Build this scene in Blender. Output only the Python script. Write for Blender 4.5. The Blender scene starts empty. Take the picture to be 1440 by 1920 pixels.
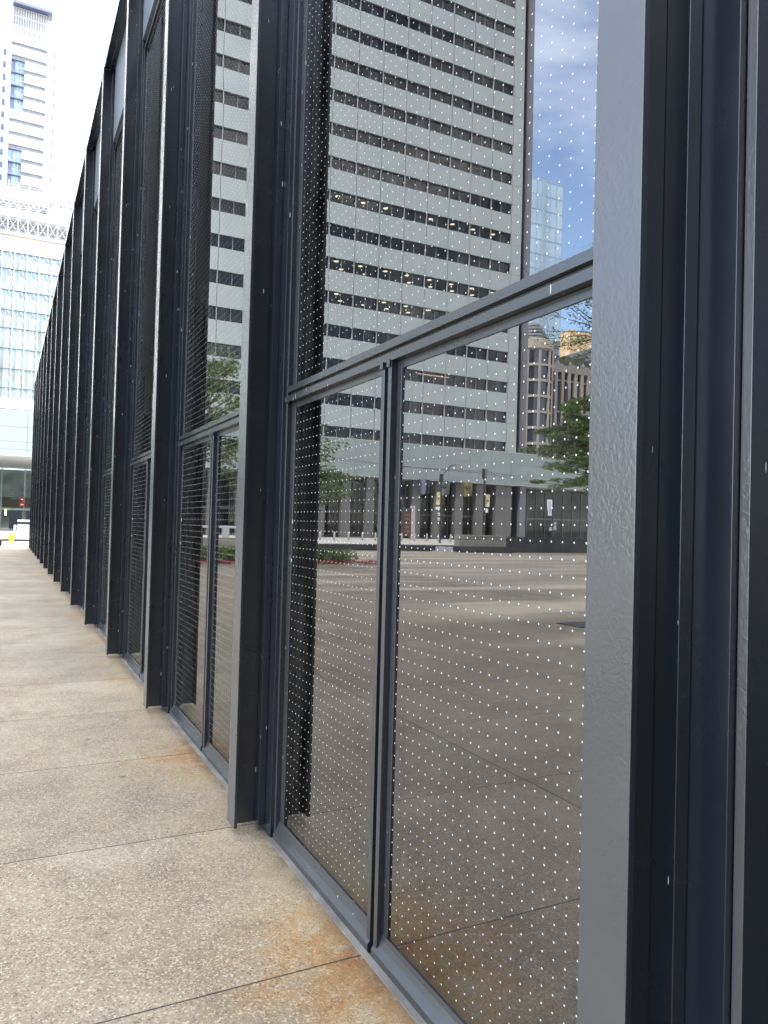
import bpy, math, random
from mathutils import Vector, Matrix
random.seed(7)
S = bpy.context.scene
COL = S.collection
rad = math.radians

# ------------------------------------------------------------------ camera
F_PX, YAW, PITCH, ROLL, EYE = 1401.47, 0.4686, 0.0194, 0.0265, 1.6
fw = Vector((math.sin(YAW)*math.cos(PITCH), math.cos(YAW)*math.cos(PITCH), math.sin(PITCH)))
r0 = Vector((math.cos(YAW), -math.sin(YAW), 0)); u0 = r0.cross(fw)
rt = r0*math.cos(ROLL) + u0*math.sin(ROLL); up = -r0*math.sin(ROLL) + u0*math.cos(ROLL)
cam_d = bpy.data.cameras.new("camera"); cam = bpy.data.objects.new("camera", cam_d); COL.objects.link(cam)
m = Matrix((rt, up, -fw)).transposed().to_4x4(); m.translation = Vector((0, 0, EYE)); cam.matrix_world = m
cam_d.sensor_fit = 'HORIZONTAL'; cam_d.sensor_width = 36; cam_d.lens = F_PX*36/1440
cam_d.clip_start = 0.05; cam_d.clip_end = 3000
S.camera = cam
S.render.resolution_x, S.render.resolution_y = 768, 1024

# ------------------------------------------------------------------ sky and sun
SUN_EL, SUN_AZ = 50.0, math.atan2(0.94, -0.34)      # azimuth measured from +Y towards +X
to_sun = Vector((math.sin(SUN_AZ)*math.cos(rad(SUN_EL)), math.cos(SUN_AZ)*math.cos(rad(SUN_EL)), math.sin(rad(SUN_EL))))
W = bpy.data.worlds.new("World"); S.world = W; W.use_nodes = True
nt = W.node_tree; nt.nodes.clear()
def N(t, kind, **kw):
    n = t.nodes.new(kind)
    for k, v in kw.items():
        if k.startswith('i_'): n.inputs[k[2:].replace('_', ' ')].default_value = v
        else: setattr(n, k, v)
    return n
sky = N(nt, 'ShaderNodeTexSky', sky_type='NISHITA'); sky.sun_disc = False
sky.sun_elevation = rad(SUN_EL); sky.sun_rotation = SUN_AZ; sky.air_density = 1.0; sky.dust_density = 0.4; sky.ozone_density = 3.0
tc = N(nt, 'ShaderNodeTexCoord')
mp = N(nt, 'ShaderNodeMapping'); mp.inputs['Scale'].default_value = (1.0, 1.0, 2.2); mp.inputs['Location'].default_value = (.12, -.1, .35)
nz = N(nt, 'ShaderNodeTexNoise'); nz.inputs['Scale'].default_value = 3.1; nz.inputs['Detail'].default_value = 7; nz.inputs['Roughness'].default_value = 0.56
nz.inputs['Distortion'].default_value = 0.35
cr = N(nt, 'ShaderNodeValToRGB'); cr.color_ramp.elements[0].position = 0.46; cr.color_ramp.elements[0].color = (.09, .09, .09, 1); cr.color_ramp.elements[1].position = 0.74
cm = N(nt, 'ShaderNodeMixRGB'); cm.inputs['Color2'].default_value = (16.5, 16.0, 15.4, 1)
bg = N(nt, 'ShaderNodeBackground'); bg.inputs['Strength'].default_value = 0.15
wo = N(nt, 'ShaderNodeOutputWorld')
nt.links.new(tc.outputs['Generated'], mp.inputs['Vector']); nt.links.new(mp.outputs[0], nz.inputs['Vector'])
nt.links.new(nz.outputs[0], cr.inputs[0]); 
dt = N(nt, 'ShaderNodeVectorMath', operation='DOT_PRODUCT'); dt.inputs[1].default_value = Vector((.02, .86, .5)).normalized()
nt.links.new(tc.outputs['Generated'], dt.inputs[0])
bk_ = N(nt, 'ShaderNodeMapRange'); bk_.inputs['From Min'].default_value = .86; bk_.inputs['From Max'].default_value = .95; bk_.interpolation_type = 'SMOOTHSTEP'
nt.links.new(dt.outputs['Value'], bk_.inputs[0])
d2 = N(nt, 'ShaderNodeVectorMath', operation='DOT_PRODUCT'); d2.inputs[1].default_value = Vector((-.80, 1.0, .50)).normalized()
nt.links.new(tc.outputs['Generated'], d2.inputs[0])
clr = N(nt, 'ShaderNodeMapRange'); clr.inputs['From Min'].default_value = .78; clr.inputs['From Max'].default_value = .93; clr.inputs['To Min'].default_value = 1; clr.inputs['To Max'].default_value = .20; clr.interpolation_type = 'SMOOTHSTEP'
nt.links.new(d2.outputs['Value'], clr.inputs[0])
mcl = N(nt, 'ShaderNodeMath', operation='MULTIPLY'); nt.links.new(cr.outputs[0], mcl.inputs[0]); nt.links.new(clr.outputs[0], mcl.inputs[1])
mxm = N(nt, 'ShaderNodeMath', operation='MAXIMUM'); nt.links.new(mcl.outputs[0], mxm.inputs[0]); nt.links.new(bk_.outputs[0], mxm.inputs[1])
nt.links.new(mxm.outputs[0], cm.inputs['Fac'])
nt.links.new(sky.outputs[0], cm.inputs['Color1']); nt.links.new(cm.outputs[0], bg.inputs[0]); nt.links.new(bg.outputs[0], wo.inputs[0])
sd = bpy.data.lights.new("sun", 'SUN'); sd.energy = 2.4; sd.angle = rad(0.6); sd.color = (1, 0.95, 0.87)
sun = bpy.data.objects.new("sun", sd); COL.objects.link(sun); sun.location = (30, -20, 60)
sun.rotation_euler = (-to_sun).to_track_quat('-Z', 'Y').to_euler()
S.view_settings.view_transform = 'Standard'; S.view_settings.look = 'None'
S.view_settings.exposure = 2.15; S.view_settings.gamma = 1
S.render.engine = 'CYCLES'
S.cycles.max_bounces = 8; S.cycles.transparent_max_bounces = 16

# ------------------------------------------------------------------ materials
MATS = {}
def mat(name, col, rough=0.6, spec=0.5, metal=0.0, emit=None, estr=1.0, var=0.0, vscale=3.0, bump=0.0, bscale=50, stretch=(1,1,1)):
    if name in MATS: return MATS[name]
    M = bpy.data.materials.new(name); M.use_nodes = True; t = M.node_tree
    b = t.nodes['Principled BSDF']
    b.inputs['Base Color'].default_value = (*col, 1); b.inputs['Roughness'].default_value = rough
    b.inputs['Specular IOR Level'].default_value = spec; b.inputs['Metallic'].default_value = metal
    if emit: b.inputs['Emission Color'].default_value = (*emit, 1); b.inputs['Emission Strength'].default_value = estr
    if var or bump:
        g = N(t, 'ShaderNodeTexCoord'); mpp = N(t, 'ShaderNodeMapping'); mpp.inputs['Scale'].default_value = stretch
        t.links.new(g.outputs['Object'], mpp.inputs[0])
    if var:
        n = N(t, 'ShaderNodeTexNoise'); n.inputs['Scale'].default_value = vscale; n.inputs['Detail'].default_value = 6
        t.links.new(mpp.outputs[0], n.inputs['Vector'])
        r = N(t, 'ShaderNodeMapRange'); r.inputs['From Min'].default_value = .3; r.inputs['From Max'].default_value = .7
        r.inputs['To Min'].default_value = 1-var; r.inputs['To Max'].default_value = 1+var
        t.links.new(n.outputs[0], r.inputs[0])
        mx = N(t, 'ShaderNodeVectorMath', operation='SCALE'); mx.inputs[0].default_value = col
        t.links.new(r.outputs[0], mx.inputs['Scale']); t.links.new(mx.outputs[0], b.inputs['Base Color'])
    if bump:
        n = N(t, 'ShaderNodeTexNoise'); n.inputs['Scale'].default_value = bscale; n.inputs['Detail'].default_value = 3
        t.links.new(mpp.outputs[0], n.inputs['Vector'])
        bp_ = N(t, 'ShaderNodeBump'); bp_.inputs['Strength'].default_value = bump; bp_.inputs['Distance'].default_value = 0.01
        t.links.new(n.outputs[0], bp_.inputs['Height']); t.links.new(bp_.outputs[0], b.inputs['Normal'])
    MATS[name] = M
    return M

def steel_material(name, base, bdist):
    """graphite paint on steel: orange peel, faint blotches, tiny white paint specks and drips"""
    M = bpy.data.materials.new(name); M.use_nodes = True; t = M.node_tree
    b = t.nodes['Principled BSDF']; L = t.links.new
    g = N(t, 'ShaderNodeTexCoord')
    n1 = N(t, 'ShaderNodeTexNoise'); n1.inputs['Scale'].default_value = 1.3; n1.inputs['Detail'].default_value = 8
    L(g.outputs['Object'], n1.inputs['Vector'])
    ramp = N(t, 'ShaderNodeMapRange'); ramp.inputs['From Min'].default_value = .3; ramp.inputs['From Max'].default_value = .7
    ramp.inputs['To Min'].default_value = 0.8; ramp.inputs['To Max'].default_value = 1.2
    L(n1.outputs[0], ramp.inputs[0])
    c = N(t, 'ShaderNodeVectorMath', operation='SCALE'); c.inputs[0].default_value = base
    L(ramp.outputs[0], c.inputs['Scale'])
    # specks: sparse cells stretched down the steel
    mp1 = N(t, 'ShaderNodeMapping'); mp1.inputs['Scale'].default_value = (60, 60, 9)
    L(g.outputs['Object'], mp1.inputs[0])
    v = N(t, 'ShaderNodeTexVoronoi'); v.inputs['Scale'].default_value = 1.0; L(mp1.outputs[0], v.inputs['Vector'])
    cut = N(t, 'ShaderNodeMath', operation='LESS_THAN'); cut.inputs[1].default_value = 0.13; L(v.outputs['Distance'], cut.inputs[0])
    sp = N(t, 'ShaderNodeSeparateColor'); L(v.outputs['Color'], sp.inputs[0])
    rare = N(t, 'ShaderNodeMath', operation='GREATER_THAN'); rare.inputs[1].default_value = 0.91; L(sp.outputs[0], rare.inputs[0])
    both = N(t, 'ShaderNodeMath', operation='MULTIPLY'); L(cut.outputs[0], both.inputs[0]); L(rare.outputs[0], both.inputs[1])
    mx = N(t, 'ShaderNodeMixRGB'); L(both.outputs[0], mx.inputs[0]); L(c.outputs[0], mx.inputs[1]); mx.inputs[2].default_value = (.5, .52, .5, 1)
    L(mx.outputs[0], b.inputs['Base Color'])
    n3 = N(t, 'ShaderNodeTexNoise'); n3.inputs['Scale'].default_value = 4; n3.inputs['Detail'].default_value = 5
    L(g.outputs['Object'], n3.inputs['Vector'])
    rr = N(t, 'ShaderNodeMapRange'); rr.inputs['To Min'].default_value = .17; rr.inputs['To Max'].default_value = .34
    L(n3.outputs[0], rr.inputs[0]); L(rr.outputs[0], b.inputs['Roughness'])
    b.inputs['Specular IOR Level'].default_value = 1.0
    n2 = N(t, 'ShaderNodeTexNoise'); n2.inputs['Scale'].default_value = 95; n2.inputs['Detail'].default_value = 2.0; n2.inputs['Distortion'].default_value = 0.6
    L(g.outputs['Object'], n2.inputs['Vector'])
    mk = N(t, 'ShaderNodeTexNoise'); mk.inputs['Scale'].default_value = 2.2; L(g.outputs['Object'], mk.inputs['Vector'])
    mr = N(t, 'ShaderNodeMapRange'); mr.inputs['From Min'].default_value = .4; mr.inputs['From Max'].default_value = .62; mr.inputs['To Min'].default_value = .18; mr.inputs['To Max'].default_value = .75
    L(mk.outputs[0], mr.inputs[0])
    bu = N(t, 'ShaderNodeBump'); bu.inputs['Distance'].default_value = bdist
    L(mr.outputs[0], bu.inputs['Strength']); L(n2.outputs[0], bu.inputs['Height']); L(bu.outputs[0], b.inputs['Normal'])
    return M
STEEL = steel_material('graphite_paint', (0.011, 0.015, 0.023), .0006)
STEEL_LIT = steel_material('graphite_paint_lit_copy', (0.080, 0.081, 0.082), .0018)  # lit copy of the graphite paint, plaza light in its base colour
STEEL_LIT2 = steel_material('graphite_paint_faintly_lit_copy', (0.045, 0.046, 0.048), .0008)  # weaker lit copy for frames and sills
def paint_plaza_light(me, lim=-.5, paint=None):
    # plaza-facing faces take a lighter paint copy, plaza light put into colour
    me.materials.append(paint or STEEL_LIT)
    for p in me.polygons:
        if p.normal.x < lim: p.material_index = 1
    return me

def glass_material(name, tint, refl_ior, dots=None, rough=0.0):
    M = bpy.data.materials.new(name); M.use_nodes = True; t = M.node_tree; t.nodes.clear(); L = t.links.new
    out = N(t, 'ShaderNodeOutputMaterial')
    fr = N(t, 'ShaderNodeFresnel'); fr.inputs['IOR'].default_value = refl_ior
    tr = N(t, 'ShaderNodeBsdfTransparent'); tr.inputs[0].default_value = (*tint, 1)
    gl = N(t, 'ShaderNodeBsdfGlossy'); gl.inputs['Roughness'].default_value = rough; gl.inputs[0].default_value = (1, 1, 1, 1)
    mx = N(t, 'ShaderNodeMixShader'); L(fr.outputs[0], mx.inputs[0]); L(tr.outputs[0], mx.inputs[1]); L(gl.outputs[0], mx.inputs[2])
    last = mx
    if dots:
        g = N(t, 'ShaderNodeTexCoord')
        oi = N(t, 'ShaderNodeObjectInfo'); va = N(t, 'ShaderNodeVectorMath', operation='ADD'); L(g.outputs['Object'], va.inputs[0])
        sc_ = N(t, 'ShaderNodeVectorMath', operation='SCALE'); sc_.inputs[0].default_value = (7, 13, 5); L(oi.outputs['Random'], sc_.inputs['Scale']); L(sc_.outputs[0], va.inputs[1])
        wv = N(t, 'ShaderNodeTexNoise'); wv.inputs['Scale'].default_value = 1.1; wv.inputs['Detail'].default_value = 1; L(va.outputs[0], wv.inputs['Vector'])
        wb = N(t, 'ShaderNodeBump'); wb.inputs['Strength'].default_value = 1; wb.inputs['Distance'].default_value = .0007
        L(wv.outputs[0], wb.inputs['Height']); L(wb.outputs[0], gl.inputs['Normal'])
        sm = N(t, 'ShaderNodeMapping'); sm.inputs['Scale'].default_value = (1, 3.2, .9); L(va.outputs[0], sm.inputs[0])
        sn = N(t, 'ShaderNodeTexNoise'); sn.inputs['Scale'].default_value = 2.5; sn.inputs['Detail'].default_value = 8; sn.inputs['Roughness'].default_value = .7; L(sm.outputs[0], sn.inputs['Vector'])
        sr = N(t, 'ShaderNodeMapRange'); sr.inputs['From Min'].default_value = .42; sr.inputs['From Max'].default_value = .8; sr.inputs['To Min'].default_value = .003; sr.inputs['To Max'].default_value = .045; L(sn.outputs[0], sr.inputs[0])
        dd = N(t, 'ShaderNodeBsdfDiffuse'); dd.inputs[0].default_value = (.5, .47, .42, 1)
        gm_ = N(t, 'ShaderNodeMixShader'); L(sr.outputs[0], gm_.inputs[0]); L(mx.outputs[0], gm_.inputs[1]); L(dd.outputs[0], gm_.inputs[2]); last = gm_
        sx = N(t, 'ShaderNodeSeparateXYZ'); L(g.outputs['Object'], sx.inputs[0])
        def cell(sock, off):
            a = N(t, 'ShaderNodeMath', operation='SUBTRACT'); a.inputs[1].default_value = off; L(sock, a.inputs[0])
            f = N(t, 'ShaderNodeMath', operation='PINGPONG'); f.inputs[1].default_value = dots/2; L(a.outputs[0], f.inputs[0])
            q = N(t, 'ShaderNodeMath', operation='MULTIPLY'); L(f.outputs[0], q.inputs[0]); L(f.outputs[0], q.inputs[1])
            return q
        a, b2 = cell(sx.outputs[1], 0.0175), cell(sx.outputs[2], 0.0415)
        s = N(t, 'ShaderNodeMath', operation='ADD'); L(a.outputs[0], s.inputs[0]); L(b2.outputs[0], s.inputs[1])
        # very slight unevenness in the printed dots
        nn = N(t, 'ShaderNodeTexNoise'); nn.inputs['Scale'].default_value = 30; L(g.outputs['Object'], nn.inputs['Vector'])
        rr = N(t, 'ShaderNodeMapRange'); rr.inputs['To Min'].default_value = 0.0021**2; rr.inputs['To Max'].default_value = 0.0031**2; L(nn.outputs[0], rr.inputs[0])
        lt = N(t, 'ShaderNodeMath', operation='LESS_THAN'); L(s.outputs[0], lt.inputs[0]); L(rr.outputs[0], lt.inputs[1])
        df = N(t, 'ShaderNodeBsdfDiffuse'); df.inputs[0].default_value = (.68, .69, .67, 1)
        m2 = N(t, 'ShaderNodeMixShader'); L(lt.outputs[0], m2.inputs[0]); L(last.outputs[0], m2.inputs[1]); L(df.outputs[0], m2.inputs[2])
        last = m2
    L(last.outputs[0], out.inputs[0])
    MATS[name] = M
    return M
DOTS = 0.045
GLASS = glass_material('fritted_glass', (.42, .43, .42), 3.05, DOTS)
TGLASS = glass_material('tinted_window_glass', (.46, .47, .52), 1.45)
LGLASS = glass_material('lobby_glass', (.72, .76, .75), 1.45)

def ground_material():
    M = bpy.data.materials.new('granite_paving'); M.use_nodes = True; t = M.node_tree
    b = t.nodes['Principled BSDF']; L = t.links.new
    g = N(t, 'ShaderNodeNewGeometry'); P = g.outputs['Position']
    sx = N(t, 'ShaderNodeSeparateXYZ'); L(P, sx.inputs[0])
    def noise(scale, detail=4, rough=.55, w=None):
        n = N(t, 'ShaderNodeTexNoise'); n.inputs['Scale'].default_value = scale; n.inputs['Detail'].default_value = detail; n.inputs['Roughness'].default_value = rough
        L(P, n.inputs['Vector']); return n.outputs[0]
    def rng(s, a, b_, c, d):
        r = N(t, 'ShaderNodeMapRange'); r.inputs['From Min'].default_value = a; r.inputs['From Max'].default_value = b_
        r.inputs['To Min'].default_value = c; r.inputs['To Max'].default_value = d; L(s, r.inputs[0]); return r.outputs[0]
    def mixc(f, c1, c2, mode='MIX'):
        m_ = N(t, 'ShaderNodeMixRGB', blend_type=mode)
        for i, v_ in enumerate((f, c1, c2)):
            if isinstance(v_, tuple): m_.inputs[i].default_value = (*v_, 1)
            elif isinstance(v_, (int, float)): m_.inputs[i].default_value = v_
            else: L(v_, m_.inputs[i])
        return m_.outputs[0]
    def mth(op, a, b_=None):
        m_ = N(t, 'ShaderNodeMath', operation=op)
        for i, v_ in enumerate((a, b_)):
            if v_ is None: continue
            if isinstance(v_, (int, float)): m_.inputs[i].default_value = v_
            else: L(v_, m_.inputs[i])
        return m_.outputs[0]
    base = mixc(rng(noise(1.1, 6), .35, .65, 0, 1), (.272, .212, .140), (.372, .306, .210))
    base = mixc(rng(noise(3.2, 7, .7), .48, .68, 0, .62), base, (.158, .124, .088))
    base = mixc(rng(noise(.75, 5), .52, .68, 0, .75), base, (.45, .385, .285))
    # aggregate
    v = N(t, 'ShaderNodeTexVoronoi'); v.inputs['Scale'].default_value = 150; L(P, v.inputs['Vector'])
    sc = N(t, 'ShaderNodeSeparateColor'); L(v.outputs['Color'], sc.inputs[0])
    base = mixc(rng(sc.outputs[0], .70, .95, 0, .75), base, (.58, .50, .375))
    base = mixc(rng(sc.outputs[1], .72, .97, 0, .70), base, (.095, .072, .052))
    base = mixc(rng(noise(210, 3, .6), .55, .75, 0, .55), base, (.10, .09, .08))
    base = mixc(rng(noise(60, 3, .6), .58, .75, 0, .5), base, (.50, .44, .35))
    # sunlit streaks across the open plaza, painted into the paving colour
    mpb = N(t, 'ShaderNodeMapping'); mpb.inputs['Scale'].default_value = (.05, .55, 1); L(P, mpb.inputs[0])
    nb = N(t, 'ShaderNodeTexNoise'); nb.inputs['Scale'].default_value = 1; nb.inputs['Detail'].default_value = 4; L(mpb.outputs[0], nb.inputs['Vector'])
    # brighter far plaza: its light put into a paler paving colour
    base = mixc(mth('MULTIPLY', rng(sx.outputs[0], -9.6, -9.5, 1, 0), .45), base, (.56, .475, .35))
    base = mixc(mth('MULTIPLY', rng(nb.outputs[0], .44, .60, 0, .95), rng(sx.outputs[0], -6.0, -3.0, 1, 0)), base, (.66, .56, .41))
    # dark spots of gum
    v2 = N(t, 'ShaderNodeTexVoronoi'); v2.inputs['Scale'].default_value = 1.9; L(P, v2.inputs['Vector'])
    base = mixc(rng(v2.outputs['Distance'], .028, .05, .65, 0), base, (.06, .055, .05))
    # rust and yellow staining washed out from the middle mullions of each bay
    B = 2.681
    yy = mth('SUBTRACT', sx.outputs[1], 2.46)
    fy = mth('PINGPONG', yy, B/2)
    fy2 = rng(fy, 0.0, .75, 1, 0)
    xx = rng(sx.outputs[0], .35, 1.24, 0, 1)
    st = mth('MULTIPLY', mth('MULTIPLY', fy2, mth('POWER', xx, 2.2)), rng(noise(7.5, 9, .75), .38, .62, .15, 1.4))
    near = mth('MULTIPLY', rng(sx.outputs[0], -6.0, -5.0, 0, 1), rng(sx.outputs[0], 1.29, 1.30, 1, 0))
    st = mth('MULTIPLY', mth('MULTIPLY', st, near), rng(sx.outputs[1], 3.2, 7.5, 1, .42))
    base = mixc(rng(st, .02, .42, 0, .85), base, (1.0, .76, .46), 'MULTIPLY')
    base = mixc(rng(st, .20, .80, 0, .9), base, (.90, .58, .36), 'MULTIPLY')
    base = mixc(rng(st, .45, 1.1, 0, .45), base, (.17, .065, .03))
    edge = mth('MULTIPLY', rng(sx.outputs[0], .75, 1.27, 0, .55), rng(noise(2.2, 4), .42, .6, 0, 1))
    base = mixc(mth('MULTIPLY', edge, near), base, (.33, .24, .12))
    # slab to slab tone
    def fl(s_, off, w): return mth('FLOOR', mth('DIVIDE', mth('SUBTRACT', s_, off), w))
    cv = N(t, 'ShaderNodeCombineXYZ'); L(fl(sx.outputs[1], 3.875, B/2), cv.inputs[0]); L(fl(sx.outputs[0], -3.1, B), cv.inputs[1])
    wn = N(t, 'ShaderNodeTexWhiteNoise'); wn.noise_dimensions = '3D'; L(cv.outputs[0], wn.inputs['Vector'])
    tone = N(t, 'ShaderNodeVectorMath', operation='SCALE'); L(base, tone.inputs[0]); L(rng(wn.outputs['Value'], 0, 1, .88, 1.10), tone.inputs['Scale']); base = tone.outputs[0]
    # grime packed against the wall foot
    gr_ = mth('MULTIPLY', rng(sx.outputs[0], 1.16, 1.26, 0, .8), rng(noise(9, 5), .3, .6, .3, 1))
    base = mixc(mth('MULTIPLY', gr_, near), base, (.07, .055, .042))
    # joints across and along
    jy = mth('PINGPONG', mth('SUBTRACT', sx.outputs[1], 3.875), B/4)
    wob = mth('MULTIPLY', mth('SUBTRACT', noise(14, 3), .5), .004)
    jl = rng(mth('ADD', jy, wob), .0022, .0052, 1, 0)
    jx = mth('PINGPONG', mth('SUBTRACT', sx.outputs[0], -3.1), B/2)
    jl2 = rng(jx, .004, .009, .8, 0)
    jn = mth('MAXIMUM', jl, jl2)
    pebble = mth('ADD', mth('MULTIPLY', v.outputs['Distance'], -.6), noise(150, 2))
    base = mixc(mth('MULTIPLY', jn, .9), base, (.03, .022, .02))
    L(base, b.inputs['Base Color'])
    b.inputs['Roughness'].default_value = .62; b.inputs['Specular IOR Level'].default_value = .35
    hh = mth('SUBTRACT', pebble, mth('MULTIPLY', jn, 3.0))
    bu = N(t, 'ShaderNodeBump'); bu.inputs['Strength'].default_value = .5; bu.inputs['Distance'].default_value = .002
    L(hh, bu.inputs['Height']); L(bu.outputs[0], b.inputs['Normal'])
    return M
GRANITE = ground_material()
CONC = mat('pale_concrete', (.40, .38, .35), .8, var=.12, vscale=1.5, bump=.2, bscale=60)
ROAD = mat('worn_road_concrete', (.40, .385, .36), .85, var=.15, vscale=.8, bump=.3, bscale=40)
DGRAN = mat('dark_granite', (.035, .035, .038), .35, var=.3, vscale=8)
STONE = mat('beige_stone', (.42, .38, .32), .7, var=.10, vscale=2)
ALUM = mat('pale_metal_cladding', (.34, .375, .365), .45, var=.05, vscale=.4)
ALUM2 = mat('pale_podium_cladding', (.25, .285, .275), .45, var=.06, vscale=.5)
JOINT = mat('dark_joint', (.12, .125, .13), .7)
FRAME = mat('window_frame_grey', (.20, .21, .22), .5)
PURP = mat('mauve_grey_cladding', (.15, .145, .165), .5, var=.06, vscale=.5)
DARK = mat('near_black_interior', (.018, .02, .022), .7)
CEIL = mat('office_ceiling', (.22, .22, .21), .8)
CARPET = mat('office_wall', (.15, .145, .14), .8, var=.25, vscale=.6)
LAMP = mat('lit_ceiling_lamp', (.9, .8, .6), .5, emit=(1, .86, .55), estr=1.9)
WARM = mat('warm_strip_light', (.9, .6, .4), .5, emit=(1, .62, .38), estr=.9)
COLM = mat('lobby_column_stone', (.125, .12, .115), .6, var=.08, vscale=.6)
WHITE = mat('white_precast', (.60, .60, .60), .6, var=.03, vscale=.3)
OFFW = mat('white_painted_metal', (.78, .79, .79), .5)
BLUEG = mat('blue_mirror_glass', (.20, .29, .35), .3, .5, var=.4, vscale=.5)
SLATE = mat('slate_blue_metal', (.13, .15, .22), .5)
GREY = mat('mid_grey_metal', (.22, .22, .23), .6, var=.15, vscale=.6)
BLACKM = mat('black_painted_metal', (.02, .02, .022), .45)
YEL = mat('yellow_hydrant_paint', (.80, .56, .03), .4, var=.06, vscale=12)
BARK = mat('grey_brown_bark', (.10, .075, .055), .9, var=.3, vscale=14, bump=.6, bscale=40)

# ------------------------------------------------------------------ mesh helpers
class MB:
    def __init__(s): s.v = []; s.f = []; s.mi = []; s.m = 0
    def poly(s, pts, m=None):
        k = len(s.v); s.v += [tuple(p) for p in pts]; s.f.append(tuple(range(k, k+len(pts)))); s.mi.append(s.m if m is None else m)
    def box(s, x0, x1, y0, y1, z0, z1, m=None):
        k = len(s.v); mm = s.m if m is None else m
        s.v += [(x, y, z) for z in (z0, z1) for y in (y0, y1) for x in (x0, x1)]
        for f in ((0,2,3,1), (4,5,7,6), (0,1,5,4), (2,6,7,3), (0,4,6,2), (1,3,7,5)):
            s.f.append(tuple(k+i for i in f)); s.mi.append(mm)
    def prism(s, prof, a0, a1, axis='y', m=None):
        """extrude a closed profile [(p,q)] along an axis; y: (x,z) profile, z: (x,y) profile, x: (y,z)"""
        k = len(s.v); n = len(prof); mm = s.m if m is None else m
        for a in (a0, a1):
            for p, q in prof:
                s.v.append({'y': (p, a, q), 'z': (p, q, a), 'x': (a, p, q)}[axis])
        for i in range(n):
            j = (i+1) % n; s.f.append((k+i, k+j, k+n+j, k+n+i)); s.mi.append(mm)
        s.f.append(tuple(k+i for i in range(n))[::-1]); s.mi.append(mm)
        s.f.append(tuple(k+n+i for i in range(n))); s.mi.append(mm)
    def tube(s, pts, rads, n=8, m=None):
        mm = s.m if m is None else m; k = len(s.v); P = [Vector(p) for p in pts]
        for i, p in enumerate(P):
            d = (P[min(i+1, len(P)-1)] - P[max(i-1, 0)]).normalized()
            a = d.cross(Vector((0, 0, 1)) if abs(d.z) < .95 else Vector((1, 0, 0))).normalized(); b = d.cross(a)
            r = rads[i] if isinstance(rads, (list, tuple)) else rads
            for j in range(n):
                t = 2*math.pi*j/n; s.v.append(tuple(p + a*math.cos(t)*r + b*math.sin(t)*r))
        for i in range(len(P)-1):
            for j in range(n):
                a = k+i*n+j; b = k+i*n+(j+1) % n; s.f.append((a, b, b+n, a+n)); s.mi.append(mm)
        s.f.append(tuple(k+j for j in range(n))); s.mi.append(mm)
        s.f.append(tuple(k+(len(P)-1)*n+j for j in range(n))[::-1]); s.mi.append(mm)
    def lathe(s, prof, cx=0, cy=0, n=16, m=None):
        mm = s.m if m is None else m; k = len(s.v)
        for r, z in prof:
            for j in range(n):
                t = 2*math.pi*j/n; s.v.append((cx+r*math.cos(t), cy+r*math.sin(t), z))
        for i in range(len(prof)-1):
            for j in range(n):
                a = k+i*n+j; b = k+i*n+(j+1) % n; s.f.append((a, b, b+n, a+n)); s.mi.append(mm)
        s.f.append(tuple(k+j for j in range(n))[::-1]); s.mi.append(mm)
        s.f.append(tuple(k+(len(prof)-1)*n+j for j in range(n))); s.mi.append(mm)
    def mesh(s, name, mats, smooth=False):
        me = bpy.data.meshes.new(name); me.from_pydata(s.v, [], s.f)
        for q in (mats if isinstance(mats, (list, tuple)) else [mats]): me.materials.append(q)
        me.polygons.foreach_set('material_index', s.mi)
        if smooth: me.polygons.foreach_set('use_smooth', [True]*len(s.f))
        me.update()
        return me

def tag(o, label=None, cat=None, group=None, kind=None):
    for k, v in (('label', label), ('category', cat), ('group', group), ('kind', kind)):
        if v: o[k] = v
    return o
def empty(name, loc, label, cat, group=None):
    o = bpy.data.objects.new(name, None); COL.objects.link(o); o.location = loc; o.empty_display_size = .3
    return tag(o, label, cat, group)
def wl(o):
    v = Vector(o.location)
    while o.parent: o = o.parent; v = v + Vector(o.location)
    return v
def put(name, me, parent=None, at=(0, 0, 0), bevel=0, label=None):
    """link mesh as an object whose mesh origin sits at world point `at`"""
    o = bpy.data.objects.new(name, me); COL.objects.link(o)
    o.location = Vector(at)
    if parent is not None:
        o.parent = parent; o.location = Vector(at) - wl(parent)
    if bevel:
        bm_ = o.modifiers.new('edge', 'BEVEL'); bm_.width = bevel; bm_.segments = 2; bm_.limit_method = 'ANGLE'
    if label: o['label'] = label
    return o
def struct(name, mb, mats, at=(0, 0, 0)):
    o = put(name, mb.mesh(name, mats), at=at); o['kind'] = 'structure'; return o

# mirrored coordinate helper: where a thing seen in the glass really stands
XG = 1.30
def mx(xp): return 2*XG - xp

# ------------------------------------------------------------------ ground
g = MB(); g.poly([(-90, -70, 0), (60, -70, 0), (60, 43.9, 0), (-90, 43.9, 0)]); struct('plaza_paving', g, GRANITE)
g = MB(); g.box(-400, 400, 43.9, 50.6, -.12, .0); struct('pavement', g, CONC)
g = MB(); g.box(-400, 400, 50.6, 50.85, -.14, .012); struct('kerb', g, STONE)
g = MB(); g.poly([(-400, 50.85, -.13), (400, 50.85, -.13), (400, 59, -.13), (-400, 59, -.13)]); struct('road', g, ROAD)
g = MB(); g.box(-400, 400, 59, 59.3, -.14, .012); g.box(.55, 1.9, 58.98, 59, -.12, -.005, 1); struct('kerb', g, [DGRAN, BLACKM])
g = MB(); g.box(-400, 400, 59.3, 110.5, -.12, .0); struct('pavement', g, CONC)
g = MB(); g.poly([(-2500, -2500, -.3), (2500, -2500, -.3), (2500, 2500, -.3), (-2500, 2500, -.3)]); struct('ground', g, mat('distant_ground', (.16, .15, .14), .9))

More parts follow.
